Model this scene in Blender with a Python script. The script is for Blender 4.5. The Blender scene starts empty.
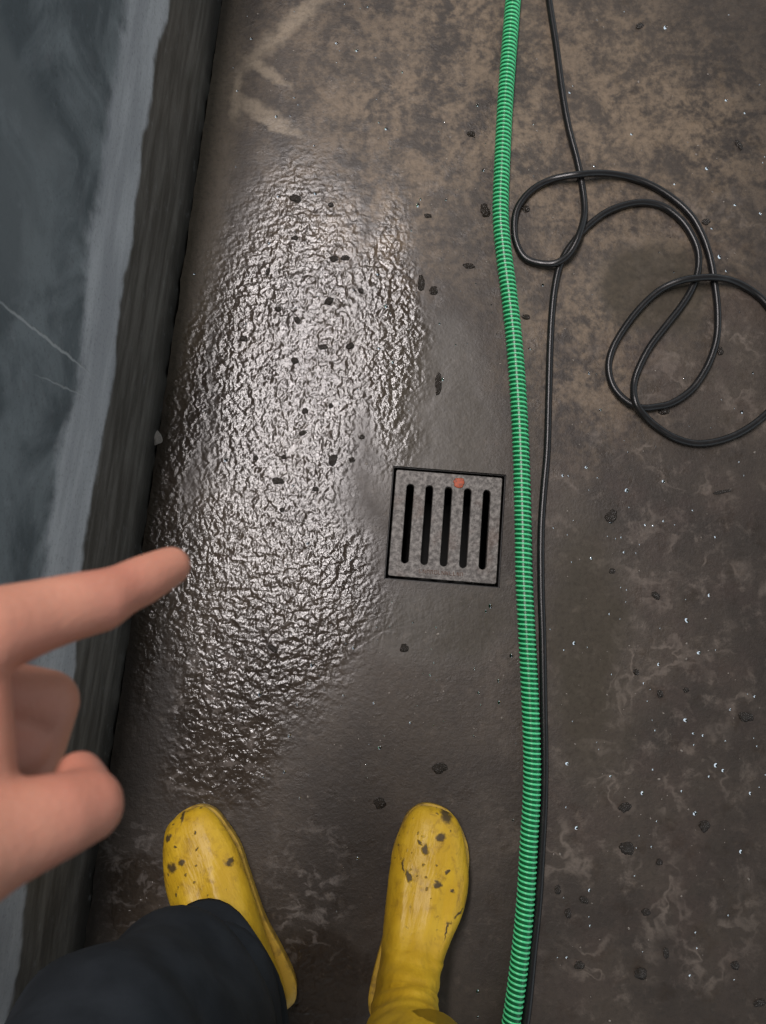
import bpy, bmesh, math, random
from mathutils import Vector, Matrix, noise as mnoise

random.seed(7)
C = bpy.context.scene.collection
R = math.radians

# ------------------------------------------------------------------ camera, world, lamp, exposure
CAM_H, TILT, FPX = 1.10, R(8.5), 800.0
cam = bpy.data.cameras.new('camera')
cam_ob = bpy.data.objects.new('camera', cam); C.objects.link(cam_ob)
cam_ob.location = (0, 0, CAM_H); cam_ob.rotation_euler = (TILT, 0, 0)
cam.sensor_fit = 'VERTICAL'; cam.sensor_height = 36; cam.sensor_width = 27
cam.lens = FPX / 1024 * 36
cam.clip_start = 0.01
cam.dof.use_dof = True; cam.dof.focus_distance = 1.05; cam.dof.aperture_fstop = 13
bpy.context.scene.camera = cam_ob

world = bpy.data.worlds.new('world'); bpy.context.scene.world = world
world.use_nodes = True
bg = world.node_tree.nodes['Background']
wt = world.node_tree                            # a room that is brighter at eye level than at its ceiling
tcw = wt.nodes.new('ShaderNodeTexCoord'); sx = wt.nodes.new('ShaderNodeSeparateXYZ'); mr = wt.nodes.new('ShaderNodeMapRange'); mxw = wt.nodes.new('ShaderNodeMix')
mr.interpolation_type = 'SMOOTHSTEP'; mr.inputs['From Min'].default_value = .25; mr.inputs['From Max'].default_value = .85
mxw.data_type = 'RGBA'; mxw.inputs[6].default_value = (.84, .93, 1.0, 1); mxw.inputs[7].default_value = (.12, .115, .11, 1)
wt.links.new(tcw.outputs['Generated'], sx.inputs[0]); wt.links.new(sx.outputs[2], mr.inputs['Value'])
wt.links.new(mr.outputs[0], mxw.inputs[0]); wt.links.new(mxw.outputs[2], bg.inputs['Color'])
bg.inputs['Strength'].default_value = 0.85

la = bpy.data.lights.new('ceiling_tube_light', 'AREA')
la.shape = 'RECTANGLE'; la.size = 0.22; la.size_y = 2.15
la.energy = 76; la.color = (1.0, 0.93, 0.92)
lo = bpy.data.objects.new('ceiling_tube_light', la); C.objects.link(lo)
lo.location = (-0.37, 1.12, 2.6); lo.rotation_euler = (0, 0, R(-6))

vs = bpy.context.scene.view_settings
vs.view_transform = 'Standard'; vs.look = 'None'; vs.gamma = 1; vs.use_curve_mapping = False
vs.exposure = 0.0

# ------------------------------------------------------------------ helpers
ct, st = math.cos(TILT), math.sin(TILT)
def ray(px, py):
    x = (px - 383) / FPX; y = -(py - 512) / FPX
    return Vector((x, y * ct + st, y * st - ct))
def P(px, py, z=0.0):                       # the point of height z seen at a pixel
    d = ray(px, py); t = (z - CAM_H) / d.z
    return Vector((d.x * t, d.y * t, z))
def D(px, py, dep):                         # the point at a given depth
    return Vector((0, 0, CAM_H)) + ray(px, py) * dep

def link(name, me, mat=None, parent=None, smooth=True):
    o = bpy.data.objects.new(name, me); C.objects.link(o)
    if mat: me.materials.append(mat)
    if parent: o.parent = parent
    if smooth:
        for p in me.polygons: p.use_smooth = True
    return o
def obj(name, bm, mat=None, parent=None, smooth=True):
    me = bpy.data.meshes.new(name); bm.normal_update(); bm.to_mesh(me); bm.free()
    return link(name, me, mat, parent, smooth)
def empty(name, loc=(0, 0, 0)):
    o = bpy.data.objects.new(name, None); C.objects.link(o); o.location = loc
    o.empty_display_size = .05
    return o
def tag(o, label=None, cat=None, group=None, kind=None):
    if label: o['label'] = label
    if cat: o['category'] = cat
    if group: o['group'] = group
    if kind: o['kind'] = kind
    return o

def loft(bm, rings, cap_start=True, cap_end=True):
    vr = [[bm.verts.new(p) for p in r] for r in rings]
    n = len(vr[0])
    for a, b in zip(vr, vr[1:]):
        for i in range(n):
            bm.faces.new((a[i], a[(i + 1) % n], b[(i + 1) % n], b[i]))
    if cap_start: bm.faces.new(list(reversed(vr[0])))
    if cap_end: bm.faces.new(vr[-1])
    bmesh.ops.recalc_face_normals(bm, faces=bm.faces)

def spline(pts, step):
    """even points on a Catmull-Rom curve"""
    pts = [Vector(p) for p in pts]
    Q = [2 * pts[0] - pts[1]] + pts + [2 * pts[-1] - pts[-2]]
    dense = []
    for i in range(1, len(Q) - 2):
        p0, p1, p2, p3 = Q[i - 1:i + 3]
        for k in range(24):
            t = k / 24
            dense.append(.5 * (2 * p1 + (p2 - p0) * t + (2 * p0 - 5 * p1 + 4 * p2 - p3) * t * t + (3 * p1 - p0 - 3 * p2 + p3) * t ** 3))
    dense.append(pts[-1])
    out = [dense[0]]; acc = 0
    for a, b in zip(dense, dense[1:]):
        L = (b - a).length
        if L < 1e-9: continue
        d = step - acc
        while d <= L:
            out.append(a.lerp(b, d / L)); d += step
        acc = L - (d - step)
    return out

def frames(path):
    fr = []
    for i, p in enumerate(path):
        t = (path[min(i + 1, len(path) - 1)] - path[max(i - 1, 0)]).normalized()
        s = t.cross(Vector((0, 0, 1))).normalized(); u = s.cross(t)
        fr.append((p, t, s, u))
    return fr

def tube_mesh(path, rad, n=14):
    bm = bmesh.new()
    rings = []
    for i, (p, t, s, u) in enumerate(frames(path)):
        r = rad(i) if callable(rad) else rad
        rings.append([p + (s * math.cos(a) + u * math.sin(a)) * r for a in [2 * math.pi * k / n for k in range(n)]])
    loft(bm, rings)
    return bm

def shape2d(outlines, half, bevel=0.0):
    """a flat plate with holes, as a mesh"""
    cu = bpy.data.curves.new('plate', 'CURVE'); cu.dimensions = '2D'; cu.fill_mode = 'BOTH'
    cu.extrude = half; cu.bevel_depth = bevel; cu.bevel_resolution = 1
    if bevel: cu.offset = -bevel
    for o in outlines:
        s = cu.splines.new('POLY'); s.points.add(len(o) - 1); s.use_cyclic_u = True
        for q, c in zip(s.points, o): q.co = (c[0], c[1], 0, 1)
    ob = bpy.data.objects.new('plate', cu); C.objects.link(ob)
    dg = bpy.context.evaluated_depsgraph_get(); dg.update()
    me = bpy.data.meshes.new_from_object(ob.evaluated_get(dg))
    bpy.data.objects.remove(ob); bpy.data.curves.remove(cu)
    return me

def capsule(bm, a, b, ra, rb, n=20, m=6):
    """a tapered capsule, closed"""
    a, b = Vector(a), Vector(b)
    ax = (b - a); L = ax.length; ax = ax.normalized() if L > 1e-9 else Vector((0, 0, 1))
    s = ax.orthogonal().normalized(); u = ax.cross(s)
    rings = []
    for k in range(m + 1):
        th = -math.pi / 2 + (math.pi / 2) * k / m
        if k == 0: th += .05
        rings.append((a + ax * (ra * math.sin(th)), ra * math.cos(th)))
    for k in range(m + 1):
        th = (math.pi / 2) * k / m
        if k == m: th -= .05
        rings.append((b + ax * (rb * math.sin(th)), rb * math.cos(th)))
    loft(bm, [[c + (s * math.cos(2 * math.pi * i / n) + u * math.sin(2 * math.pi * i / n)) * r for i in range(n)] for c, r in rings])

def fuse(bm, voxel, smooth_it, fac=.5):
    """one continuous skin over overlapping closed shapes"""
    me = bpy.data.meshes.new('fuse'); bm.to_mesh(me); bm.free()
    ob = bpy.data.objects.new('fuse', me); C.objects.link(ob)
    m = ob.modifiers.new('r', 'REMESH'); m.mode = 'VOXEL'; m.voxel_size = voxel
    s = ob.modifiers.new('s', 'SMOOTH'); s.iterations = smooth_it; s.factor = fac
    dg = bpy.context.evaluated_depsgraph_get(); dg.update()
    out = bpy.data.meshes.new_from_object(ob.evaluated_get(dg))
    bpy.data.objects.remove(ob); bpy.data.meshes.remove(me)
    return out

# ------------------------------------------------------------------ material building
class NT:
    def __init__(s, name):
        s.m = bpy.data.materials.new(name); s.m.use_nodes = True
        s.t = s.m.node_tree; s.b = s.t.nodes['Principled BSDF']
        tc = s.t.nodes.new('ShaderNodeTexCoord'); s.co = tc.outputs['Object']
    def put(s, sock, v):
        if isinstance(v, bpy.types.NodeSocket): s.t.links.new(v, sock)
        elif isinstance(v, (tuple, list)) and len(v) == 3 and sock.type == 'RGBA': sock.default_value = (*v, 1)
        else: sock.default_value = v
    def mth(s, op, a, b=None, clamp=False):
        n = s.t.nodes.new('ShaderNodeMath'); n.operation = op; n.use_clamp = clamp
        s.put(n.inputs[0], a)
        if b is not None: s.put(n.inputs[1], b)
        return n.outputs[0]
    def add(s, a, b): return s.mth('ADD', a, b)
    def mul(s, a, b): return s.mth('MULTIPLY', a, b)
    def mx(s, a, b): return s.mth('MAXIMUM', a, b)
    def mix(s, f, a, b):
        n = s.t.nodes.new('ShaderNodeMix'); n.data_type = 'RGBA'
        s.put(n.inputs[0], f); s.put(n.inputs[6], a); s.put(n.inputs[7], b); return n.outputs[2]
    def vmap(s, scale=(1, 1, 1), loc=(0, 0, 0), rot=(0, 0, 0), vec=None):
        n = s.t.nodes.new('ShaderNodeMapping'); s.t.links.new(vec or s.co, n.inputs[0])
        n.inputs['Location'].default_value = loc; n.inputs['Rotation'].default_value = rot; n.inputs['Scale'].default_value = scale
        return n.outputs[0]
    def noise(s, scale, detail=3, rough=.55, dist=0, vec=None):
        n = s.t.nodes.new('ShaderNodeTexNoise'); s.t.links.new(vec or s.co, n.inputs['Vector'])
        n.inputs['Scale'].default_value = scale; n.inputs['Detail'].default_value = detail
        n.inputs['Roughness'].default_value = rough; n.inputs['Distortion'].default_value = dist
        return n.outputs[0]
    def voro(s, scale, feature='F1', vec=None, rnd=1.0):
        n = s.t.nodes.new('ShaderNodeTexVoronoi'); n.feature = feature; s.t.links.new(vec or s.co, n.inputs['Vector'])
        n.inputs['Scale'].default_value = scale; n.inputs['Randomness'].default_value = rnd
        return n.outputs[0]
    def step(s, v, lo, hi):                 # smooth 0..1 between lo and hi
        n = s.t.nodes.new('ShaderNodeMapRange'); n.interpolation_type = 'SMOOTHSTEP'; n.clamp = True
        s.put(n.inputs['Value'], v)
        n.inputs['From Min'].default_value = lo; n.inputs['From Max'].default_value = hi
        return n.outputs[0]
    def warp(s, scale, amt):                # coordinates pushed about by noise
        n = s.t.nodes.new('ShaderNodeTexNoise'); s.t.links.new(s.co, n.inputs['Vector'])
        n.inputs['Scale'].default_value = scale; n.inputs['Detail'].default_value = 3
        v = s.t.nodes.new('ShaderNodeVectorMath'); v.operation = 'MULTIPLY_ADD'
        s.t.links.new(n.outputs[1], v.inputs[0]); v.inputs[1].default_value = (amt,) * 3
        w = s.t.nodes.new('ShaderNodeVectorMath'); w.operation = 'SUBTRACT'
        s.t.links.new(s.co, v.inputs[2]); s.t.links.new(v.outputs[0], w.inputs[0]); w.inputs[1].default_value = (amt * .5,) * 3
        return w.outputs[0]
    def blob(s, vec, c, rx, ry, ang=0, soft=.35, axes='xy'):   # 1 inside an ellipse, fading at its rim
        n = s.t.nodes.new('ShaderNodeMapping'); n.vector_type = 'TEXTURE'
        s.t.links.new(vec, n.inputs[0])
        if axes == 'xy':
            n.inputs['Location'].default_value = (c[0], c[1], 0); n.inputs['Rotation'].default_value = (0, 0, ang)
            n.inputs['Scale'].default_value = (rx, ry, 1e6)
        else:
            n.inputs['Location'].default_value = (c[0], 0, c[1]); n.inputs['Rotation'].default_value = (0, ang, 0)
            n.inputs['Scale'].default_value = (rx, 1e6, ry)
        l = s.t.nodes.new('ShaderNodeVectorMath'); l.operation = 'LENGTH'; s.t.links.new(n.outputs[0], l.inputs[0])
        return s.step(l.outputs['Value'], 1 + soft, 1 - soft)
    def sep(s, vec=None):
        n = s.t.nodes.new('ShaderNodeSeparateXYZ'); s.t.links.new(vec or s.co, n.inputs[0]); return n.outputs
    def bump(s, h, dist, strength=1.0):
        n = s.t.nodes.new('ShaderNodeBump'); s.t.links.new(h, n.inputs['Height'])
        n.inputs['Distance'].default_value = dist; s.put(n.inputs['Strength'], strength)
        s.t.links.new(n.outputs[0], s.b.inputs['Normal'])
    def done(s, color=None, rough=None, **kw):
        if color is not None: s.put(s.b.inputs['Base Color'], color)
        if rough is not None: s.put(s.b.inputs['Roughness'], rough)
        for k, v in kw.items(): s.put(s.b.inputs[k.replace('_', ' ')], v)
        return s.m

def pblob(n, vec, px, py, rx, ry, ang=0, soft=.35):     # rx, ry in metres
    p = P(px, py); return n.blob(vec, p, rx, ry, R(ang), soft)
def anyof(n, l):
    o = l[0]
    for x in l[1:]: o = n.mx(o, x)
    return o

# ---- wet concrete floor
def floor_mat():
    n = NT('wet_concrete_floor')
    w1 = n.warp(9, .10); w2 = n.warp(40, .03); w3 = n.warp(5, .22)
    big = n.noise(4.5, 4, .6); mid = n.noise(17, 6, .66, .5); fine = n.noise(85, 5, .6)
    col = n.mix(n.step(big, .36, .66), (.030, .0225, .017), (.060, .046, .034))
    # sandy, drier mottling towards the far end and beside the cable
    dry = anyof(n, [pblob(n, w1, 470, 90, .28, .26, 0, .7), pblob(n, w1, 620, 150, .20, .25, 0, .7), pblob(n, w1, 590, 330, .10, .17, 0, .7), pblob(n, w1, 400, 190, .12, .12, 0, .7)])
    pat = n.step(n.add(n.mul(mid, .62), n.mul(fine, .42)), .43, .63)
    col = n.mix(n.mul(dry, n.mul(pat, n.add(.45, n.mul(n.noise(6, 3), .6)))), col, (.225, .165, .108))
    # pale lime veins on the near right-hand floor
    vein = n.mul(n.step(n.mth('ABSOLUTE', n.add(n.noise(13, 3, .55, .6, w2), -.5)), .05, .0), n.step(n.noise(9, 2), .46, .62))
    vreg = anyof(n, [pblob(n, w3, 660, 620, .17, .42, 0, .6), pblob(n, w3, 640, 860, .16, .22, 0, .6), pblob(n, w3, 690, 330, .13, .2, 0, .6)])
    blot = n.step(n.noise(24, 6, .72, .3), .52, .74)
    col = n.mix(n.mul(vreg, n.mx(n.mul(vein, .40), n.mul(blot, .50))), col, (.25, .205, .17))
    # reddish brown tint to the right
    col = n.mix(n.mul(n.mul(vreg, n.step(n.noise(14, 3), .45, .65)), .4), col, (.052, .034, .027))
    # smooth olive-grey damp film
    film = anyof(n, [pblob(n, w1, 440, 420, .085, .14, 0, .4), pblob(n, w1, 655, 290, .075, .07, 0, .3), pblob(n, w1, 450, 620, .10, .06, 0, .4), pblob(n, w1, 585, 640, .06, .16, 0, .4)])
    col = n.mix(n.mul(film, .75), col, (.060, .051, .037))
    # trowelled margin along the wall and pale scuffs at the far end
    col = n.mix(n.mul(pblob(n, w2, 205, 190, .035, .30, -6, .5), .6), col, (.165, .130, .09))
    scuff = anyof(n, [pblob(n, w2, 266, 70, .008, .042, 55, .5), pblob(n, w2, 262, 112, .010, .050, 62, .5), pblob(n, w2, 275, 124, .007, .045, 60, .5),
                      pblob(n, w2, 285, 30, .012, .090, -45, .7), pblob(n, w2, 236, 95, .006, .04, -5, .6)])
    col = n.mix(n.mul(scuff, .6), col, (.30, .24, .17))
    # grey stain and ripple gloss painted in, between the boots and left of drain
    gloss_stain = anyof(n, [pblob(n, w1, 215, 720, .07, .13, 0, .5), pblob(n, w1, 140, 880, .06, .09, 0, .6), pblob(n, w1, 310, 900, .05, .08, 0, .6)])
    sv = n.step(n.noise(38, 4, .65, .5, n.vmap((1, 1.7, 1), vec=w2)), .50, .66)
    col = n.mix(n.mul(n.mul(gloss_stain, sv), .42), col, (.25, .22, .20))
    gn = n.noise(130, 5, .7); g2 = n.noise(48, 5, .7)
    col = n.mix(n.mul(n.step(gn, .42, .70), .38), col, (.016, .012, .009)); col = n.mix(n.mul(n.step(g2, .55, .75), .22), col, (.20, .16, .125))
    # where water stands
    wet = anyof(n, [pblob(n, w1, 285, 360, .13, .31, -4, .40), pblob(n, w1, 265, 590, .155, .17, 0, .35), pblob(n, w1, 225, 725, .085, .12, 0, .4),
                    pblob(n, w1, 385, 330, .05, .20, 0, .5), pblob(n, w1, 175, 480, .03, .30, -7, .4),
                    pblob(n, w1, 320, 985, .06, .06, 0, .4), pblob(n, w1, 140, 900, .05, .06, 0, .4)])
    spots = n.step(n.noise(30, 3, .6), .52, .68)
    rough = n.mix(wet, n.mix(n.mx(film, n.mul(spots, .7)), (.55,) * 3, (.34,) * 3), (.16,) * 3)
    # ripples of the water film over rough concrete, and the dry grain
    v = n.step(n.voro(70, 'SMOOTH_F1', n.warp(60, .02)), .0, .75)
    rip = n.add(n.mul(n.noise(95, 1.5, .5, .3), .85), n.mul(v, .25))
    rip = n.add(rip, n.mul(n.noise(190, 3, .55), .30))
    grain = n.add(n.mul(n.noise(75, 5, .7), .50), n.mul(n.noise(260, 3, .6), .24))
    flat = n.add(n.mul(n.noise(40, 3, .5), .25), n.mul(n.noise(220, 2, .5), .07))
    h = n.t.nodes.new('ShaderNodeMix'); h.data_type = 'FLOAT'
    n.put(h.inputs[0], wet); n.put(h.inputs[2], n.mix(film, grain, flat)); n.put(h.inputs[3], rip)
    n.bump(h.outputs[0], .0019)
    return n.done(col, rough, Specular_IOR_Level=.5)

# ---- stained cement wall (object axes: x along, z up)
def wall_mat(u_of):
    n = NT('stained_cement_wall')
    x, y, z = n.sep()
    streak = n.noise(5, 5, .6, 0, n.vmap((1, 1, 5)))
    wav = n.add(n.mul(n.add(n.noise(5, 3, .5, 0, n.vmap((1, 0, .3))), -.5), .12), n.mul(n.add(n.noise(40, 3), -.5), .02))
    zz = n.add(z, wav)
    cloud = n.noise(9, 5, .6, .6); cl2 = n.noise(28, 5, .65)
    up = n.mix(n.step(cloud, .38, .64), (.092, .106, .114), (.205, .226, .236))
    up = n.mix(n.mul(n.step(cl2, .55, .75), .4), up, (.125, .118, .125))
    lime = n.mix(n.step(streak, .35, .7), (.35, .355, .372), (.50, .505, .52))
    col = n.mix(n.step(n.add(zz, n.mul(n.add(cl2, -.5), .05)), .325, .292), up, lime)
    damp = n.mix(n.step(n.noise(7, 5, .65, 0, n.vmap((1, 1, 8))), .35, .7), (.062, .057, .049), (.145, .135, .12))
    dm = n.step(zz, .207, .193)
    col = n.mix(dm, col, damp)
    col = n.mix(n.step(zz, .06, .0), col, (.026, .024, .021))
    gr = n.noise(240, 4, .7); sm = n.noise(55, 5, .7)
    col = n.mix(n.mul(n.step(gr, .5, .75), .35), col, (.03, .03, .03)); col = n.mix(n.mul(n.step(sm, .56, .75), .28), col, (.34, .35, .36))
    def line(a, b, w, soft=.5):
        c = ((a[0] + b[0]) / 2, (a[1] + b[1]) / 2); L = math.hypot(b[0] - a[0], b[1] - a[1]) / 2
        return n.blob(n.warp(60, .006), c, L, w, -math.atan2(b[1] - a[1], b[0] - a[0]), soft, 'xz')
    scr = n.mx(line(u_of(-8, 296), u_of(88, 372), .0016), n.mul(line(u_of(38, 376), u_of(84, 396), .0011), .6))
    pale = n.mx(n.blob(n.warp(12, .05), u_of(18, 100), .03, .10, 0, .5, 'xz'), n.blob(n.warp(14, .05), u_of(10, 215), .07, .07, 0, .6, 'xz'))
    col = n.mix(n.mul(pale, .5), col, (.20, .215, .22))
    col = n.mix(n.mul(scr, .8), col, (.42, .43, .43))
    h = n.add(n.mul(n.noise(60, 4, .6), .5), n.mul(streak, .5)); h = n.add(h, n.mul(scr, -.5))
    n.bump(h, .002, .7)
    return n.done(col, n.mix(dm, (.75,) * 3, (.42,) * 3), Specular_IOR_Level=.35)

def simple(name, color, rough, nz=None, **kw):
    n = NT(name)
    c = color
    if nz:
        sc, c2, lo, hi, bd = nz
        f = n.noise(sc, 4, .6)
        c = n.mix(n.step(f, lo, hi), color, c2)
        if bd: n.bump(f, bd)
    return n.done(c, rough, **kw)

M_iron = None
def iron_mat():
    n = NT('worn_cast_iron')
    f = n.noise(160, 4, .65); g = n.noise(22, 4, .6)
    c = n.mix(n.step(f, .35, .68), (.085, .078, .072), (.22, .205, .19))
    c = n.mix(n.mul(n.step(g, .5, .7), .45), c, (.12, .08, .062))
    n.bump(n.add(f, n.mul(n.voro(120), .4)), .0012)
    return n.done(c, .55, Metallic=.25, Specular_IOR_Level=.4)
M_iron = iron_mat()
M_dark = simple('black_wet_metal', (.010, .009, .008), .5)
M_pit = simple('drain_sump', (.006, .006, .005), .7)
M_red = simple('red_paint', (.42, .085, .035), .6, (200, (.22, .06, .035), .45, .65, .0006))
M_rust = simple('rusty_cast_marks', (.11, .062, .042), .7, (180, (.17, .12, .095), .4, .7, 0))
M_cable = simple('black_rubber_cable', (.0085, .0085, .009), .32, (70, (.018, .016, .015), .5, .75, 0))
M_hose = simple('green_hose_wall', (.002, .095, .030), .30, Specular_IOR_Level=.5)
M_rib = simple('pale_green_rib', (.10, .66, .29), .28, Specular_IOR_Level=.5)
M_dirt = simple('wet_dark_dirt', (.022, .017, .013), .25, (300, (.042, .033, .025), .4, .65, .001))
M_grit = simple('pale_grit', (.16, .14, .12), .5, (300, (.26, .23, .2), .4, .6, 0))
M_stone = simple('pale_stone', (.34, .30, .26), .6, (150, (.22, .19, .17), .4, .65, .001))
M_water = simple('water', (.9, .95, 1.0), .02, Transmission_Weight=1.0, IOR=1.33)

# ------------------------------------------------------------------ structure
W0, W1 = P(220, 0), P(85, 920)                 # foot of the wall
wd = (W0 - W1).normalized(); wn = Vector((wd.y, -wd.x, 0))   # along, and out of the wall
wang = math.atan2(wd.y, wd.x)
WH = .80
wall_o = W1.copy()
def u_of(px, py):                              # wall coordinates seen at a pixel
    d = ray(px, py); o = Vector((0, 0, CAM_H)); t = (wall_o - o).dot(wn) / d.dot(wn); p = o + d * t
    return ((p - wall_o).dot(wd), p.z)

def rough_edge(u, k): return .0035 + .0022 * mnoise.noise(Vector((u * 22, k, 0))) + .0016 * mnoise.noise(Vector((u * 70, k, 3)))
# floor: one slab with the opening for the drain and a ragged edge along the wall
G = [P(397, 470), P(504, 478), P(494, 584), P(388, 575)]
gc = sum(G, Vector()) / 4
gx = ((G[1] - G[0]) + (G[2] - G[3])).normalized(); gang = math.atan2(gx.y, gx.x); gy = Vector((-gx.y, gx.x, 0))
GS = .0745                                     # half the side of the grate
hole = [gc + gx * sx * (GS + .005) + gy * sy * (GS + .005) for sx, sy in ((-1, -1), (1, -1), (1, 1), (-1, 1))]
edge = []
k = -1.6
while k < 3.0:
    edge.append(W1 + wd * k + wn * rough_edge(k, 1)); k += .008
outer = edge + [Vector((2.4, 3.0, 0)), Vector((2.4, -2.0, 0))]
fl = shape2d([[(p.x, p.y) for p in outer], [(p.x, p.y) for p in hole]], .05)
for v in fl.vertices: v.co.z -= .05
floor = link('floor', fl, floor_mat(), smooth=False); tag(floor, kind='structure')

bm = bmesh.new()
NU, NZ = 240, 40
rows = []
for j in range(NZ + 1):
    z = -.10 + (WH + .10) * j / NZ
    rows.append([bm.verts.new((-1.6 + 4.6 * i / NU, .003 * mnoise.noise(Vector((i * .09, z * 6, 2))) - .0045 * max(0, 1 - z / .02) * (.5 + mnoise.noise(Vector((i * .7, z, 5)))) * (z < .02), z)) for i in range(NU + 1)])
top = [bm.verts.new((-1.6 + 4.6 * i / NU, .22, WH)) for i in range(NU + 1)]
back = [bm.verts.new((-1.6 + 4.6 * i / NU, .22, -.10)) for i in range(NU + 1)]
rows += [top, back, rows[0]]
for a, b in zip(rows, rows[1:]):
    for i in range(NU): bm.faces.new((a[i], a[i + 1], b[i + 1], b[i]))
for e in (0, NU): bm.faces.new([r[e] for r in rows[:-1]])
bmesh.ops.recalc_face_normals(bm, faces=bm.faces)
wall = obj('wall_left', bm, wall_mat(u_of)); tag(wall, kind='structure')
wall.data.shade_smooth() if False else None
for p in wall.data.polygons: p.use_smooth = abs(p.normal.y) > .8
wall.location = wall_o; wall.rotation_euler = (0, 0, wang)

# ------------------------------------------------------------------ floor drain
drain = tag(empty('floor_drain', (gc.x, gc.y, 0)), 'square cast iron floor drain grate with five long slots set in the wet floor', 'drain')
drain.rotation_euler = (0, 0, gang)
def stadium(cx, cy, w, h, n=10):
    r = w / 2; pts = []
    for k in range(n + 1): a = math.pi * k / n; pts.append((cx + r * math.cos(a), cy + h / 2 - r + r * math.sin(a)))
    for k in range(n + 1): a = math.pi + math.pi * k / n; pts.append((cx + r * math.cos(a), cy - h / 2 + r + r * math.sin(a)))
    return pts
S = GS
sq = []
for cx, cy, a0 in ((S - .003, S - .003, 0), (-S + .003, S - .003, 90), (-S + .003, -S + .003, 180), (S - .003, -S + .003, 270)):
    for k in range(5): a = R(a0 + 22.5 * k); sq.append((cx + .003 * math.cos(a), cy + .003 * math.sin(a)))
slots = [stadium((.14 + .18 * i - .5 + .004) * 2 * S, .0, .0104, .750 * 2 * S) for i in range(5)]
me = shape2d([sq] + slots, .006, .0008)
for v in me.vertices: v.co.z -= .0072
grate = link('grate', me, M_iron, drain, smooth=False)
bm = bmesh.new()                               # splash of red paint
ring = []
for k in range(22):
    a = 2 * math.pi * k / 22; r = .0078 * (1 + .28 * mnoise.noise(Vector((math.cos(a) * 2, math.sin(a) * 2, 1))))
    ring.append((r, a))
loft(bm, [[(math.cos(a) * r * q, math.sin(a) * r * q * .95, z) for r, a in ring] for q, z in ((1, 0), (.9, .0005), (.5, .0007), (.1, .0007))])
pm = obj('paint_mark', bm, M_red, grate); pm.location = (.0575 * .25, .052 * 1.20, 0); pm['label'] = 'small blob of orange-red paint'
# worn cast lettering, too corroded to read: low broken strokes
bm = bmesh.new(); rnd = random.Random(3)
def stroke(x0, y0, x1, y1, w=.0009, h=.0007):
    d = Vector((x1 - x0, y1 - y0, 0)).normalized() * 1; s = Vector((-d.y, d.x, 0)) * w * .5
    a, b = Vector((x0, y0, 0)), Vector((x1, y1, 0))
    loft(bm, [[a - s, a + s, b + s, b - s], [p + Vector((0, 0, h)) for p in (a - s * .7, a + s * .7, b + s * .7, b - s * .7)]])
x = -.032
while x < .028:
    w = rnd.choice((.003, .0036, .0028)); y0, y1 = -.0675, -.0622
    kind = rnd.randint(0, 3)
    stroke(x, y0, x, y1)
    if kind in (0, 2): stroke(x, y1 - .0004, x + w, y1 - .0004)
    if kind in (1, 2): stroke(x, y0 + .0004, x + w, y0 + .0004)
    if kind == 3: stroke(x, y1, x + w, y0)
    if kind != 1: stroke(x + w, y0 + .0003, x + w, y1 - .0003)
    x += w + .0021
lt = obj('lettering', bm, M_rust, grate, smooth=False); lt['label'] = 'row of rusty worn cast letters'
o = S + .0048; i_ = S + .0036
fm = shape2d([[(-o, -o), (o, -o), (o, o), (-o, o)], [(-i_, -i_), (i_, -i_), (i_, i_), (-i_, i_)]], .012)
for v in fm.vertices: v.co.z -= .0162
link('frame', fm, M_dark, drain, smooth=False)
bm = bmesh.new()                               # the sump below
rr = [[(s1 * q, s2 * q, z) for s1, s2 in ((-1, -1), (1, -1), (1, 1), (-1, 1))] for q, z in ((o, -.0285), (o - .004, -.028), (o - .012, -.20), (o - .012, -.22))]
loft(bm, rr, False, True)
bmesh.ops.reverse_faces(bm, faces=bm.faces)
link_s = obj('sump', bm, M_pit, drain, smooth=False)

# ------------------------------------------------------------------ green suction hose
hp = [(524, -160), (518, -60), (513, 0), (509, 50), (505, 105), (502, 165), (500.5, 215), (504, 255), (508.5, 290), (514.5, 345), (519, 410), (521.5, 470), (523, 530), (524, 580),
      (527, 638), (530, 697), (532, 755), (531.5, 800), (529, 840), (526, 894), (521, 948), (511.6, 1020), (497, 1090), (470, 1180)]
HR = .0108
path = spline([P(a, b, .0128) for a, b in hp], .0008)
hose = obj('green_hose', tube_mesh(path[::4], HR, 20), M_hose)
hose['label'] = 'bright green ribbed suction hose lying along the floor past the drain'; hose['category'] = 'hose'
pitch = .0064
fr = frames(path)
pts = []
for i, (p, t, s, u) in enumerate(fr):
    a = 2 * math.pi * (i * .0008) / pitch
    pts.append((p, t, s * math.cos(a) + u * math.sin(a)))
# dense helix: eighteen points a turn
turns = len(path) * .0008 / pitch; NPT = 18
bm = bmesh.new(); prev = None
for k in range(int(turns * NPT)):
    f = k / NPT * pitch / .0008; i = int(f)
    if i >= len(fr) - 1: break
    p = fr[i][0].lerp(fr[i + 1][0], f - i); t, s, u = fr[i][1:]
    a = 2 * math.pi * k / NPT; rad = s * math.cos(a) + u * math.sin(a)
    hw = .00148
    cur = [bm.verts.new(p + rad * r + t * o_) for r, o_ in ((HR - .0004, -hw), (HR + .0010, -hw * .62), (HR + .0013, 0), (HR + .0010, hw * .62), (HR - .0004, hw))]
    if prev:
        for q in range(4): bm.faces.new((prev[q], prev[q + 1], cur[q + 1], cur[q]))
    prev = cur
rib = obj('spiral_rib', bm, M_rib, hose); rib['label'] = 'pale green raised spiral rib'

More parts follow.
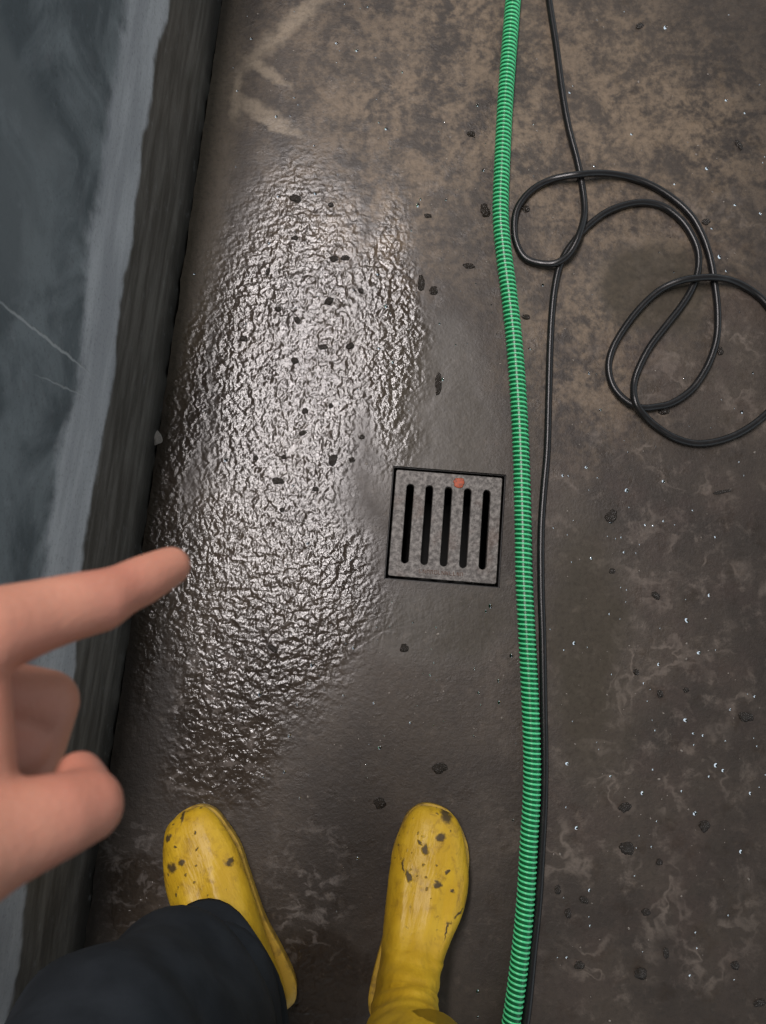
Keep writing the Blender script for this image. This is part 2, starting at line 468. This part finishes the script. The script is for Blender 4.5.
# ------------------------------------------------------------------ black cable
cr = .0051
def lift(k): return cr + .0006 + k * .0088
cp = [(538, -120, 0), (544, -40, 0), (549, 0, 0), (556, 45, 0), (562, 90, 0), (568, 125, 0), (577, 160, 0), (582, 185, 0), (584.5, 212, .3), (579, 235, 1.1), (569, 254, .9), (556, 263, .8), (540, 263.5, .2), (524, 257, 0), (515.5, 240, 0), (514.5, 220, 0), (519, 205, 0), (532, 190, 0), (552, 179.5, .1),
      (579, 174.5, 1.0), (606, 173.5, .4), (632, 178, 0), (655, 187, 0), (676, 201, 0), (692, 217, .1), (703, 237, .1), (710, 258, .1), (714.5, 283, .0), (717.5, 310, 0), (717, 335, 0), (712, 355, 0), (703, 374, 0), (690, 391, 0), (672, 403, 0), (655, 407, .0), (640, 407.5, .3),
      (625, 400, .1), (613, 386, 0), (608.5, 368, 0), (612, 350, 0), (623, 330, 0), (640, 308, 0), (660, 290, .2), (680, 281, .9), (697, 278, 1.15), (714.5, 277.5, 1.15), (733, 281, .4), (752, 291, 0), (768, 306, 0), (785, 335, 0), (790, 365, 0), (782, 395, 0), (766, 414, 0),
      (745, 430, 0), (722, 440, 0), (697, 443.5, 0), (675, 438, 0), (657, 427, 0), (643, 414, .6), (635, 401, .9), (634, 383, .1), (640, 365, 0), (651, 345, 0), (668, 323, 0), (682, 305, 0), (692, 288, 0), (698, 270, 0), (698, 252, 0), (692, 236, 0), (681, 220, .0), (664, 207, 0), (645, 202.5, 0), (625, 205, 0), (605, 213, .0),
      (588, 226, .0), (575, 240, .0), (564, 256, .0), (557, 275, 0), (552.5, 305, 0), (550, 345, 0), (548.5, 400, 0), (547, 450, 0), (543.5, 491, 0), (541, 532, 0), (541, 587, 0), (542.5, 638, 0), (543.5, 697, 0), (544.5, 755, 0), (544, 800, 0), (541.5, 850, 0), (538.5, 900, 0), (533.5, 948, 0), (526, 1020, 0), (512, 1090, 0), (488, 1180, 0)]
cpath = spline([P(a, b, lift(k)) for a, b, k in cp], .004)
cable = obj('black_cable', tube_mesh(cpath, cr, 14), M_cable)
cable['label'] = 'black rubber power cable looped twice on the floor and running beside the green hose'; cable['category'] = 'cable'

# ------------------------------------------------------------------ dirt, stone, drops
def lump_mesh(name, mat, seed, flat=.5):
    bm = bmesh.new(); bmesh.ops.create_icosphere(bm, subdivisions=3, radius=1)
    for v in bm.verts:
        k = 1 + .35 * mnoise.noise(v.co * 1.3 + Vector((seed * 7.1, 0, 0))) + .18 * mnoise.noise(v.co * 3.5 + Vector((0, seed * 3.3, 0)))
        v.co *= k; v.co.z = max(v.co.z * flat, -.22 * flat) + .2 * flat
    me = bpy.data.meshes.new(name); bm.to_mesh(me); bm.free(); me.materials.append(mat)
    for p in me.polygons: p.use_smooth = True
    return me
lumps = [lump_mesh('dirt_clump', M_dirt, i) for i in range(5)]
GLOSS = ('small dark crumb of dirt lying in the shiny water film', 'dirt crumbs in the shiny water film')
DRYG = ('tiny dark crumb of dirt on the dull brown floor right of the green hose', 'dirt crumbs right of the hose')
clumps = [  # px, py, half width, half height (px), turn, label
    (296, 199, 6.5, 4, -20, 'largest dark oval dirt clump at the far end of the shiny water film'),
    (331, 205, 3, 3, 0, None), (295, 238, 4, 2.5, 0, None),
    (334, 259, 4.5, 3.5, 20, 'dark dirt clump, left one of a touching pair in the shiny water film'),
    (345, 258, 4.5, 3, 0, 'dark dirt clump, right one of a touching pair in the shiny water film'),
    (268, 272, 2.5, 4, -20, None), (329, 301, 5, 4, 40, 'round dark dirt clump below the touching pair in the shiny water film'),
    (278, 309, 3.5, 2.8, 0, None), (361, 291, 3, 3, 0, None), (297, 320, 4, 3, -60, None), (244, 339, 4.5, 3, 0, None), (323, 347, 5, 3, 0, 'flat dark dirt clump in the brightest part of the water film'),
    (350, 346, 4.5, 3.5, 30, None), (295, 361, 4, 3.5, 0, None), (305, 411, 3, 3, 0, None), (331, 406, 2.5, 2.5, 0, None), (284, 457, 2.6, 2.6, 0, None), (333, 460, 4, 6.5, -20, 'long dark dirt clump in the shiny water film left of the drain'),
    (278, 481, 6, 3.5, 0, 'broad dark dirt clump near the middle of the shiny water film'), (315, 489, 3, 2.5, 0, None), (256, 458, 2.5, 2.5, 0, None), (352, 460, 3, 3, 0, None), (282, 510, 2.5, 2.5, 0, None), (303, 433, 4, 2.5, 30, None), (362, 437, 2.6, 2.4, 0, None),
    (485.5, 211, 5, 7.5, 15, 'big dark dirt clump just left of the green hose near the cable loop'),
    (469, 266, 6, 3.2, -5, 'dark oval dirt clump with a wet rim between hose and smooth damp patch'),
    (471, 134, 4.5, 3.5, 0, 'dark dirt clump left of the green hose at the far end'),
    (428, 216, 4, 2.5, 0, 'small dark dirt clump out on the mottled brown floor'),
    (421, 283, 3.5, 9, 0, 'long upright dark dirt clump beside a round one'), (434, 291, 4.5, 4.5, 0, 'round dark dirt clump beside the long upright one'),
    (438.5, 384, 3.2, 13, -4, 'longest thin dark clump of wet dirt between shiny film and hose'),
    (526, 317, 4.5, 3, 0, 'dark reddish dirt clump touching the right side of the green hose'),
    (440, 768, 7, 5, 20, 'dark ragged dirt clump in front of the right yellow boot'),
    (404, 648, 4, 4, 0, 'small dark dirt clump below the drain'), (273, 649, 6, 2.6, -35, 'curved dark scrap of dirt at the near end of the shiny film'),
    (380, 803, 5.5, 5.5, 0, 'flat round dark dirt spot to the left of the right boot toe'),
    (627, 848, 7, 6, 0, 'dark round dirt clump on the stained floor at lower right'),
    (722, 492, 9, 1.8, 12, 'dark twig-like sliver of dirt under the cable loop'), (611, 516, 5, 7, -35, 'dark wet dirt clump below the cable loop'), (656, 596, 5, 3, -40, 'dark dirt scrap at the foot of a pale smear on the right'),
    (720, 351, 3.5, 5, 0, 'dark dirt clump stuck against the cable loop'), (664, 411, 6, 4, 20, 'dark dirt clump under the lowest bend of the inner cable loop'),
    (746, 717, 7, 4.5, 0, 'dark glistening dirt clump at the right edge of the floor'), (704, 826, 5, 5, 50, 'dark dirt clump among pale stains near the right edge'), (641, 974, 6, 5, -20, 'dark dirt clump on the floor at the bottom right'),
    (625, 807, 6, 4.5, 20, 'small dark dirt clump above the round one on the stained floor'), (526, 209, 4, 4, 30, 'dark dirt clump inside the small left cable loop'), (706, 222, 4.5, 3.5, 30, 'dark dirt clump outside the far bend of the cable'),
    (612, 571, 3, 2.6, 0, None), (640, 26, 5, 3, 30, 'dark dirt clump at the far edge right of the cable'), (739, 145, 3, 7, 25, 'dark sliver of dirt at the far right'), (568, 913, 3, 4.5, 0, None), (584, 900, 4.5, 3, -20, None), (659, 862, 3, 3, 0, None), (558, 890, 3, 4, 0, None), (646, 912, 4, 3.5, 0, None), (735, 965, 4, 4, 0, None), (666, 953, 2.6, 5, 0, None), (579, 965, 4.5, 3.5, 0, None), (760, 1003, 6, 3, 10, None), (686, 690, 3, 2.6, 0, None), (636, 672, 3, 3, 0, None), (660, 694, 3, 4, 0, None)]
for i, (px, py, w, h, a, lab) in enumerate(clumps):
    o = bpy.data.objects.new('dirt_clump', lumps[i % 5]); C.objects.link(o)
    p = P(px, py); o.location = (p.x, p.y, 0); o.rotation_euler = (0, 0, R(a)); s = 1 / 735
    o.scale = (w * s, h * s, min(.006, .9 * min(w, h) * s))
    if lab: tag(o, lab, 'dirt', 'dirt clumps on the floor')
    else: tag(o, *(lambda g: (g[0], 'dirt', g[1]))(GLOSS if px < 400 else DRYG))
st_o = link('stone_chip', lump_mesh('stone_chip', M_stone, 9, .8)); p = P(153, 438) + wn * .005; st_o.location = (p.x, p.y, .0005); st_o.scale = (.0085, .0105, .0085); st_o.rotation_euler = (0, 0, .5)
tag(st_o, 'pale stone chip lying in the corner where the wall meets the floor', 'stone')

# scattered water drops and pale grit: too many to count
taken = []
boots_at = [P(189, 809).lerp(P(284, 1004), t) for t in (0, .25, .5, .75, 1)] + [P(440, 808).lerp(P(391, 1020), t) for t in (0, .25, .5, .75, 1)]
def sprinkle(name, mat, n, rmin, rmax, flat, seed, label, cat, spots):
    rnd = random.Random(seed); bm = bmesh.new(); c = 0
    while c < n:
        px, py = rnd.uniform(0, 766), rnd.uniform(-20, 1040)
        sx, sy, sr = rnd.choice(spots)
        if rnd.random() < .7: px, py = rnd.gauss(sx, sr), rnd.gauss(sy, sr)
        p = P(px, py)
        if (p - W1).dot(wn) < .02 or px > 800 or py > 1060: continue
        q = (p - gc); 
        if abs(q.dot(gx)) < GS + .012 and abs(q.dot(gy)) < GS + .012: continue
        if min((p.xy - f.xy).length for f in path[::25]) < .016: continue
        if min((p.xy - f.xy).length for f in cpath[::3]) < .013 or min((p.xy - f.xy).length for f in boots_at) < .09: continue
        if any((p.xy - f).length < .008 for f in taken): continue
        taken.append(p.xy.copy())
        r = rmin + (rmax - rmin) * rnd.random() ** 3; ang = rnd.random() * 6.28; el = rnd.uniform(.7, 1.6)
        ca, sa = math.cos(ang), math.sin(ang)
        rings = []
        for k in range(4):
            th = math.pi / 2 * k / 3.3
            rings.append([(p.x + ca * math.cos(t) * r * el * math.cos(th) - sa * math.sin(t) * r * math.cos(th), p.y + sa * math.cos(t) * r * el * math.cos(th) + ca * math.sin(t) * r * math.cos(th), r * flat * math.sin(th) + .00005) for t in [2 * math.pi * q / 9 for q in range(9)]])
        vr = [[bm.verts.new(v) for v in rg] for rg in rings]
        for a, b in zip(vr, vr[1:]):
            for q in range(9): bm.faces.new((a[q], a[(q + 1) % 9], b[(q + 1) % 9], b[q]))
        bm.faces.new(vr[-1]); bm.faces.new(list(reversed(vr[0]))); c += 1
    bmesh.ops.recalc_face_normals(bm, faces=bm.faces)
    o = obj(name, bm, mat); tag(o, label, cat, kind='stuff'); return o
SP = [(430, 320, 60), (470, 180, 60), (330, 90, 60), (400, 600, 60), (350, 720, 60), (620, 620, 80), (620, 880, 80), (700, 760, 60), (440, 700, 60), (600, 520, 50), (700, 200, 60), (660, 400, 60)]
sprinkle('water_drops', M_water, 300, .0007, .0026, .32, 5, 'scattered small drops of water on the brown floor', 'water', SP)
sprinkle('grit', M_grit, 330, .0005, .0017, .7, 6, 'scattered pale specks of grit on the brown floor', 'grit', SP)

# ------------------------------------------------------------------ the person
person = tag(empty('person', (-.1, -.42, 0)), 'person in yellow rubber boots and dark trousers pointing with the left index finger', 'person')
porg = Vector((-.1, -.42, 0))
def own(o, par=None):
    o.parent = par or person
    if par is None: o.matrix_parent_inverse = Matrix.Translation(-porg)
    return o

def boot_mat(spots, inv):
    n = NT('yellow_rubber')
    f = n.noise(30, 4, .6); c = n.mix(n.step(f, .35, .7), (.54, .325, .016), (.62, .39, .022))
    g = n.noise(55, 5, .7, .4)
    x, y, z = n.sep()
    toe = n.step(y, .10, .20)
    c = n.mix(n.mul(n.step(g, .48, .72), n.add(.22, n.mul(toe, .48))), c, (.22, .115, .018))
    lowd = n.mul(n.step(z, .035, .012), .55)
    c = n.mix(lowd, c, (.30, .18, .04))
    w = n.warp(130, .011)
    ms = []
    for px, py, z_, rx, ry, a in spots:
        q = inv @ P(px, py, z_)
        ms.append(n.blob(w, q, rx * .8, ry * .8, R(a), .4))
    tiny = n.mul(n.step(n.voro(95, 'F1', n.warp(90, .01)), .20, .10), n.mul(n.step(n.noise(18, 2), .50, .60), toe))
    mud = n.mx(anyof(n, ms), n.mul(tiny, .8))
    c = n.mix(n.mul(mud, .92), c, (.040, .028, .016))
    n.bump(n.add(n.add(n.mul(n.noise(30, 3, .5, 0, n.vmap((2.2, .5, 1))), 1.2), n.mul(n.noise(110, 3), .2)), n.mul(mud, .3)), .0035, .7)
    return n.done(c, n.mix(mud, (.44,) * 3, (.65,) * 3), Specular_IOR_Level=.42)
M_sole = simple('boot_sole', (.50, .31, .035), .5, (60, (.22, .13, .025), .45, .7, 0))
M_in = simple('boot_lining', (.10, .08, .05), .8)

def catmull(rows, sub):
    out = []
    Q = [[2 * a - b for a, b in zip(rows[0], rows[1])]] + rows + [[2 * a - b for a, b in zip(rows[-1], rows[-2])]]
    for i in range(1, len(Q) - 2):
        for k in range(sub):
            t = k / sub
            out.append([.5 * (2 * b + (c - a) * t + (2 * a - 5 * b + 4 * c - d) * t * t + (3 * b - a - 3 * c + d) * t ** 3) for a, b, c, d in zip(*Q[i - 1:i + 3])])
    out.append(rows[-1]); return out

def make_boot(heel, toe, side, spots, label, lean):
    ax = (toe - heel); L = ax.length; ang = math.atan2(ax.y, ax.x) - math.pi / 2
    root = empty('rubber_boot'); root.matrix_world = Matrix.Translation(heel) @ Matrix.Rotation(ang, 4, 'Z')
    mw = root.matrix_world.copy(); inv = mw.inverted()
    mat = boot_mat(spots, inv)
    k = L / .27
    #     bottom y,z    top y,z     halfwidth  centre x
    rows = [[.2655, .021, .2675, .030, .008, -.008], [.262, .016, .263, .042, .024, -.007], [.250, .014, .250, .053, .0345, -.006], [.226, .013, .224, .063, .0440, -.003], [.195, .013, .190, .072, .0500, .001], [.160, .013, .157, .084, .0485, .003],
            [.122, .013, .132, .100, .0425, .001], [.082, .013, .118, .120, .0370, 0], [.040, .014, .110, .143, .0345, 0], [.004, .022, .106, .165, .0355, 0], [-.006, .06, .104, .186, .040, 0],
            [-.006, .12, .106, .208, .048, 0], [-.012, .20, .113, .24, .055, 0], [-.020, .28, .120, .29, .058, 0], [-.024, .33, .123, .33, .060, 0]]
    rr = catmull(rows, 6); N = 40; rings = []
    for i, (by, bz, ty, tz, w, cx) in enumerate(rr):
        B = Vector((0, by * k, bz)); T = Vector((0, ty * k, tz)); c = (B + T) / 2; hv = (T - B) / 2
        s = i / 6
        e = 2.6 if s < 9 else 2.0
        ring = []
        zl = max(0, (bz - .02)) * 1.0
        lx, ly = lean[0] * max(0, c.z - .08), lean[1] * max(0, c.z - .08)
        for q in range(N):
            a = 2 * math.pi * q / N; ca, sa = math.cos(a), math.sin(a)
            x = math.copysign(abs(ca) ** (2 / e), ca); y = math.copysign(abs(sa) ** (2 / e), sa)
            bulge = 1 - .16 * max(0, y) if s < 7 else 1          # narrower over the instep than at the sole
            p = c + hv * y + Vector(((cx * side + w * x * bulge) , 0, 0))
            if s > 6.5 and sa > -.2:                              # creases round the bend of the ankle
                d = .0022 * math.sin((s - 6.5) * 5.2 + .5 * math.sin(a * 2)) * max(0, 1 - abs(s - 9.3) / 3.2)
                p += (p - c).normalized() * d
            if 3.5 < s < 8.5 and sa > 0:                          # long soft wrinkles over the vamp
                p.z += .0034 * math.sin(x * 7.5 + side) * min(1, (s - 3.5)) * min(1, (8.5 - s)) * sa
            p += Vector((lx, ly, 0)) if s > 6 else Vector((lx, ly, 0))
            ring.append(p)
        rings.append(ring)
    top = rings[-1]; ctr = sum(top, Vector()) / N
    rings.append([ctr + (p - ctr) * .965 + Vector((0, 0, .002)) for p in top])
    rings.append([ctr + (p - ctr) * .93 for p in top])
    rings.append([ctr + (p - ctr) * .90 + Vector((0, 0, -.10)) for p in top])
    bm = bmesh.new(); loft(bm, rings, True, True)
    up = obj('boot_upper', bm, mat, root)
    # sole
    bm = bmesh.new()
    prof = [(-.008, .010), (-.002, .026), (.02, .036), (.06, .037), (.10, .037), (.14, .043), (.17, .0485), (.20, .0515), (.228, .0465), (.250, .037), (.264, .024), (.270, .010)]
    cxs = [0, 0, 0, 0, .001, .002, .003, .002, 0, -.005, -.007, -.008]
    loop = [(cx * side + w, y * k) for (y, w), cx in zip(prof, cxs)] + [(cx * side - w, y * k) for (y, w), cx in reversed(list(zip(prof, cxs)))]
    pts = [Vector((a, b, 0)) for a, b in loop]; n = len(pts)
    dense = []
    for i in range(n):
        p0, p1, p2, p3 = (pts[(i + j - 1) % n] for j in range(4))
        for q in range(4):
            t = q / 4; dense.append(.5 * (2 * p1 + (p2 - p0) * t + (2 * p0 - 5 * p1 + 4 * p2 - p3) * t * t + (3 * p1 - p0 - 3 * p2 + p3) * t ** 3))
    cc = sum(dense, Vector()) / len(dense)
    loft(bm, [[cc + (p - cc) * f + Vector((0, 0, z)) for p in dense] for f, z in ((.955, .0005), (.97, .003), (.97, .013), (.98, .0155), (.975, .018), (.90, .019))])
    sl = obj('sole', bm, M_sole, root); sl['label'] = 'dirty tan edge of the sole'
    root['label'] = label
    own(root); root.matrix_world
    return root, mw, k
LS = [(168, 838, .05, .0045, .004, 0), (176, 846, .055, .0025, .0025, 0), (172, 868, .06, .0075, .007, 0), (181, 863, .065, .005, .004, 30), (182, 817, .045, .003, .009, -25), (228, 864, .07, .004, .006, 30), (196, 850, .065, .0022, .0022, 0), (195, 832, .055, .002, .002, 0), (162, 842, .035, .003, .006, 0), (176, 897, .07, .003, .002, 0)]
RS = [(440, 838, .06, .0075, .005, 20), (425, 850, .065, .005, .006, 20), (409, 877, .07, .004, .007, 20), (403, 866, .06, .002, .009, 20), (438, 885, .075, .006, .005, 0), (446, 817, .045, .010, .008, -40), (447, 873, .07, .003, .003, 0), (452, 890, .065, .0025, .003, 0), (420, 842, .06, .003, .003, 0), (445, 920, .05, .002, .012, -10), (457, 905, .04, .008, .002, 40)]
lb, lmw, lk = make_boot(P(280, 1004), P(183, 808), -1, LS, 'yellow rubber boot with black mud spots, half covered by the trouser leg', (-.30, .12))
rb, rmw, rk = make_boot(P(391, 1018), P(441, 802), 1, RS, 'yellow rubber boot with muddy toe and creased shaft beside the green hose', (.06, 0))

# trousers
def trouser_mat():
    n = NT('dark_work_cloth')
    f = n.noise(14, 4, .6); c = n.mix(n.step(f, .35, .7), (.010, .0125, .0155), (.021, .025, .030))
    n.bump(n.add(n.mul(n.noise(600, 2), .15), n.noise(16, 3, .5, .8)), .004, .5)
    return n.done(c, .85, Specular_IOR_Level=.25)
M_cloth = trouser_mat()
def leg_rings(spec, N=48, fold=.014, seed=0):
    rows = []
    for c, rx, ry, tx, ty, ang in spec: rows.append([c[0], c[1], c[2], rx, ry, tx, ty, ang])
    out = []
    rr = catmull(rows, 10)
    for i, (x, y, z, rx, ry, tx, ty, ang) in enumerate(rr):
        ring = []
        for q in range(N):
            a = 2 * math.pi * q / N
            d = fold * (mnoise.noise(Vector((math.cos(a) * 1.2 + seed, math.sin(a) * 1.2, i * .16))) + .8 * math.sin(i * .62 + 1.6 * math.sin(a + seed)) * math.exp(-(i / 22) ** 2))
            j = i + 2.5 * math.sin(a + 1)                    # a roll of cloth above the hem and the crease behind it
            d += .010 * math.exp(-((j - 13) / 2.6) ** 2) - .009 * math.exp(-((j - 18) / 1.8) ** 2) + .007 * math.exp(-((j - 23) / 3) ** 2)
            lx, ly = (rx + d) * math.cos(a), (ry + d) * math.sin(a)
            ca, sa = math.cos(ang), math.sin(ang)
            wx, wy = lx * ca - ly * sa, lx * sa + ly * ca
            ring.append(Vector((x + wx, y + wy, z + wx * tx + wy * ty)))
        out.append(ring)
    return out
lang = math.atan2(lmw.col[1][1], lmw.col[1][0]) - math.pi / 2
def LB(x, y, z): return lmw @ Vector((x, y * lk, z))
hl = LB(-.022, .064, .115)
left_spec = [(hl, .072, .100, .0, -.10, lang), (LB(-.036, .068, .16), .076, .102, .0, -.05, lang), (Vector((-.194, -.376, .26)), .084, .096, 0, 0, lang), (Vector((-.198, -.345, .40)), .088, .096, 0, .05, lang * .6), (Vector((-.20, -.330, .50)), .088, .096, 0, .1, 0), (Vector((-.20, -.36, .65)), .095, .10, 0, 0, 0), (Vector((-.185, -.45, .85)), .095, .11, 0, 0, 0)]
rc = rmw @ Vector((0, .05, 0))
right_spec = [(Vector((rc.x, rc.y, .335)), .078, .088, 0, 0, 0), (Vector((rc.x - .003, rc.y + .005, .40)), .080, .09, 0, 0, 0), (Vector((rc.x - .005, rc.y + .015, .50)), .082, .09, 0, 0, 0), (Vector((rc.x - .02, rc.y + .005, .65)), .088, .095, 0, 0, 0), (Vector((-.02, -.45, .85)), .095, .11, 0, 0, 0)]
bm = bmesh.new()
for spec, sd in ((left_spec, 0), (right_spec, 4)):
    rg = leg_rings(spec, seed=sd)
    inner = []
    for r, dz in ((rg[0], 0), (rg[6], 0)):
        c = sum(r, Vector()) / len(r); inner.insert(0, [c + (p - c) * .955 for p in r])
    loft(bm, inner + rg, False, True)
trousers = own(obj('trousers', bm, M_cloth)); trousers['label'] = 'dark blue-black work trousers'
bm = bmesh.new()
capsule(bm, (-.185, -.46, .86), (-.02, -.46, .86), .115, .115, 24)
capsule(bm, (-.16, -.47, .95), (-.045, -.47, .95), .11, .11, 24)
capsule(bm, (-.15, -.48, 1.10), (-.05, -.48, 1.10), .115, .115, 24)
capsule(bm, (-.21, -.47, 1.24), (0, -.47, 1.24), .095, .095, 24)
capsule(bm, (-.10, -.47, 1.30), (-.10, -.46, 1.38), .07, .06, 24)
sh, el = Vector((-.26, -.44, 1.24)), Vector((-.275, -.285, .985))
wr = D(-200, 822, .212)
capsule(bm, sh, el, .066, .056, 24); capsule(bm, el, el.lerp(wr, .55), .055, .046, 24)
capsule(bm, (.06, -.44, 1.24), (.13, -.46, .98), .066, .055, 24); capsule(bm, (.13, -.46, .98), (.15, -.30, 1.0), .055, .045, 24)
jacket = own(link('jacket', fuse(bm, .009, 6), M_cloth)); jacket['label'] = 'dark work jacket'

# the pointing hand and its arm, one skin
def skin_mat():
    n = NT('skin')
    f = n.noise(38, 4, .6); g = n.noise(14, 3)
    c = n.mix(n.step(f, .35, .7), (.40, .175, .115), (.45, .205, .135))
    c = n.mix(n.mul(n.step(g, .45, .7), .45), c, (.40, .135, .095))
    n.bump(n.noise(420, 3), .0006, .5)
    return n.done(c, .48, Subsurface_Weight=.12, Subsurface_Scale=.004, Subsurface_Radius=(1.0, .35, .2), Specular_IOR_Level=.4)
M_skin = skin_mat(); M_nail = simple('fingernail', (.66, .40, .30), .3)
J = []
def chain(*pts):
    q = [(D(a, b, d), r) for a, b, d, r in pts]
    for (a, ra), (b, rb_) in zip(q, q[1:]): J.append((a, b, ra, rb_))
chain((-15, 633, .242, .0138), (40, 616, .256, .0119), (72, 607, .264, .0112), (99, 601, .272, .0109), (122, 590, .281, .0092), (143, 580, .290, .0091), (171, 566, .303, .0076))          # index
chain((-62, 690, .262, .014), (46, 702, .285, .0116), (33, 756, .287, .0104), (-30, 775, .280, .0088))                                 # middle
chain((-75, 735, .285, .0135), (28, 745, .310, .0105), (4, 792, .305, .0094), (-48, 792, .295, .0084))                                  # ring
chain((-92, 780, .300, .012), (-5, 785, .328, .0090), (-30, 818, .318, .0082), (-68, 815, .308, .0075))                                 # little
chain((-110, 880, .208, .021), (-50, 856, .215, .0185), (5, 834, .226, .0150), (55, 817, .236, .0128), (86, 806, .245, .0114)) 
chain((86, 806, .245, .0112), (82, 784, .254, .0086), (79, 775, .258, .0078))                                                           # thumb
wrist = wr
for a, d, r, rw in (((-15, 633), .242, .0135, .024), ((-62, 690), .262, .0145, .024), ((-75, 735), .285, .0135, .022), ((-92, 780), .300, .012, .02), ((-60, 858), .214, .018, .023), ((-50, 745), .245, .016, .024)):
    J.append((D(*a, d), wrist, r, rw))
J.append((D(-15, 633, .242), D(-62, 690, .262), .0135, .0140)); J.append((D(-62, 690, .262), D(-92, 780, .3), .0140, .012))
J.append((D(-40, 650, .240), D(-36, 840, .224), .0135, .0150))                                                                          # web of the thumb
J.append((D(22, 745, .278), D(-40, 740, .262), .0098, .014))
J.append((wrist, wrist.lerp(el, .5), .026, .036)); J.append((wrist.lerp(el, .5), el, .036, .042)); J.append((el, sh, .042, .050))
bm = bmesh.new()
for a, b, ra, rb_ in J: capsule(bm, a, b, ra, rb_, 20, 6)
bme = fuse(bm, .0014, 9)
body = own(link('body', bme, M_skin)); body['label'] = 'bare left hand and forearm, index finger stretched out'
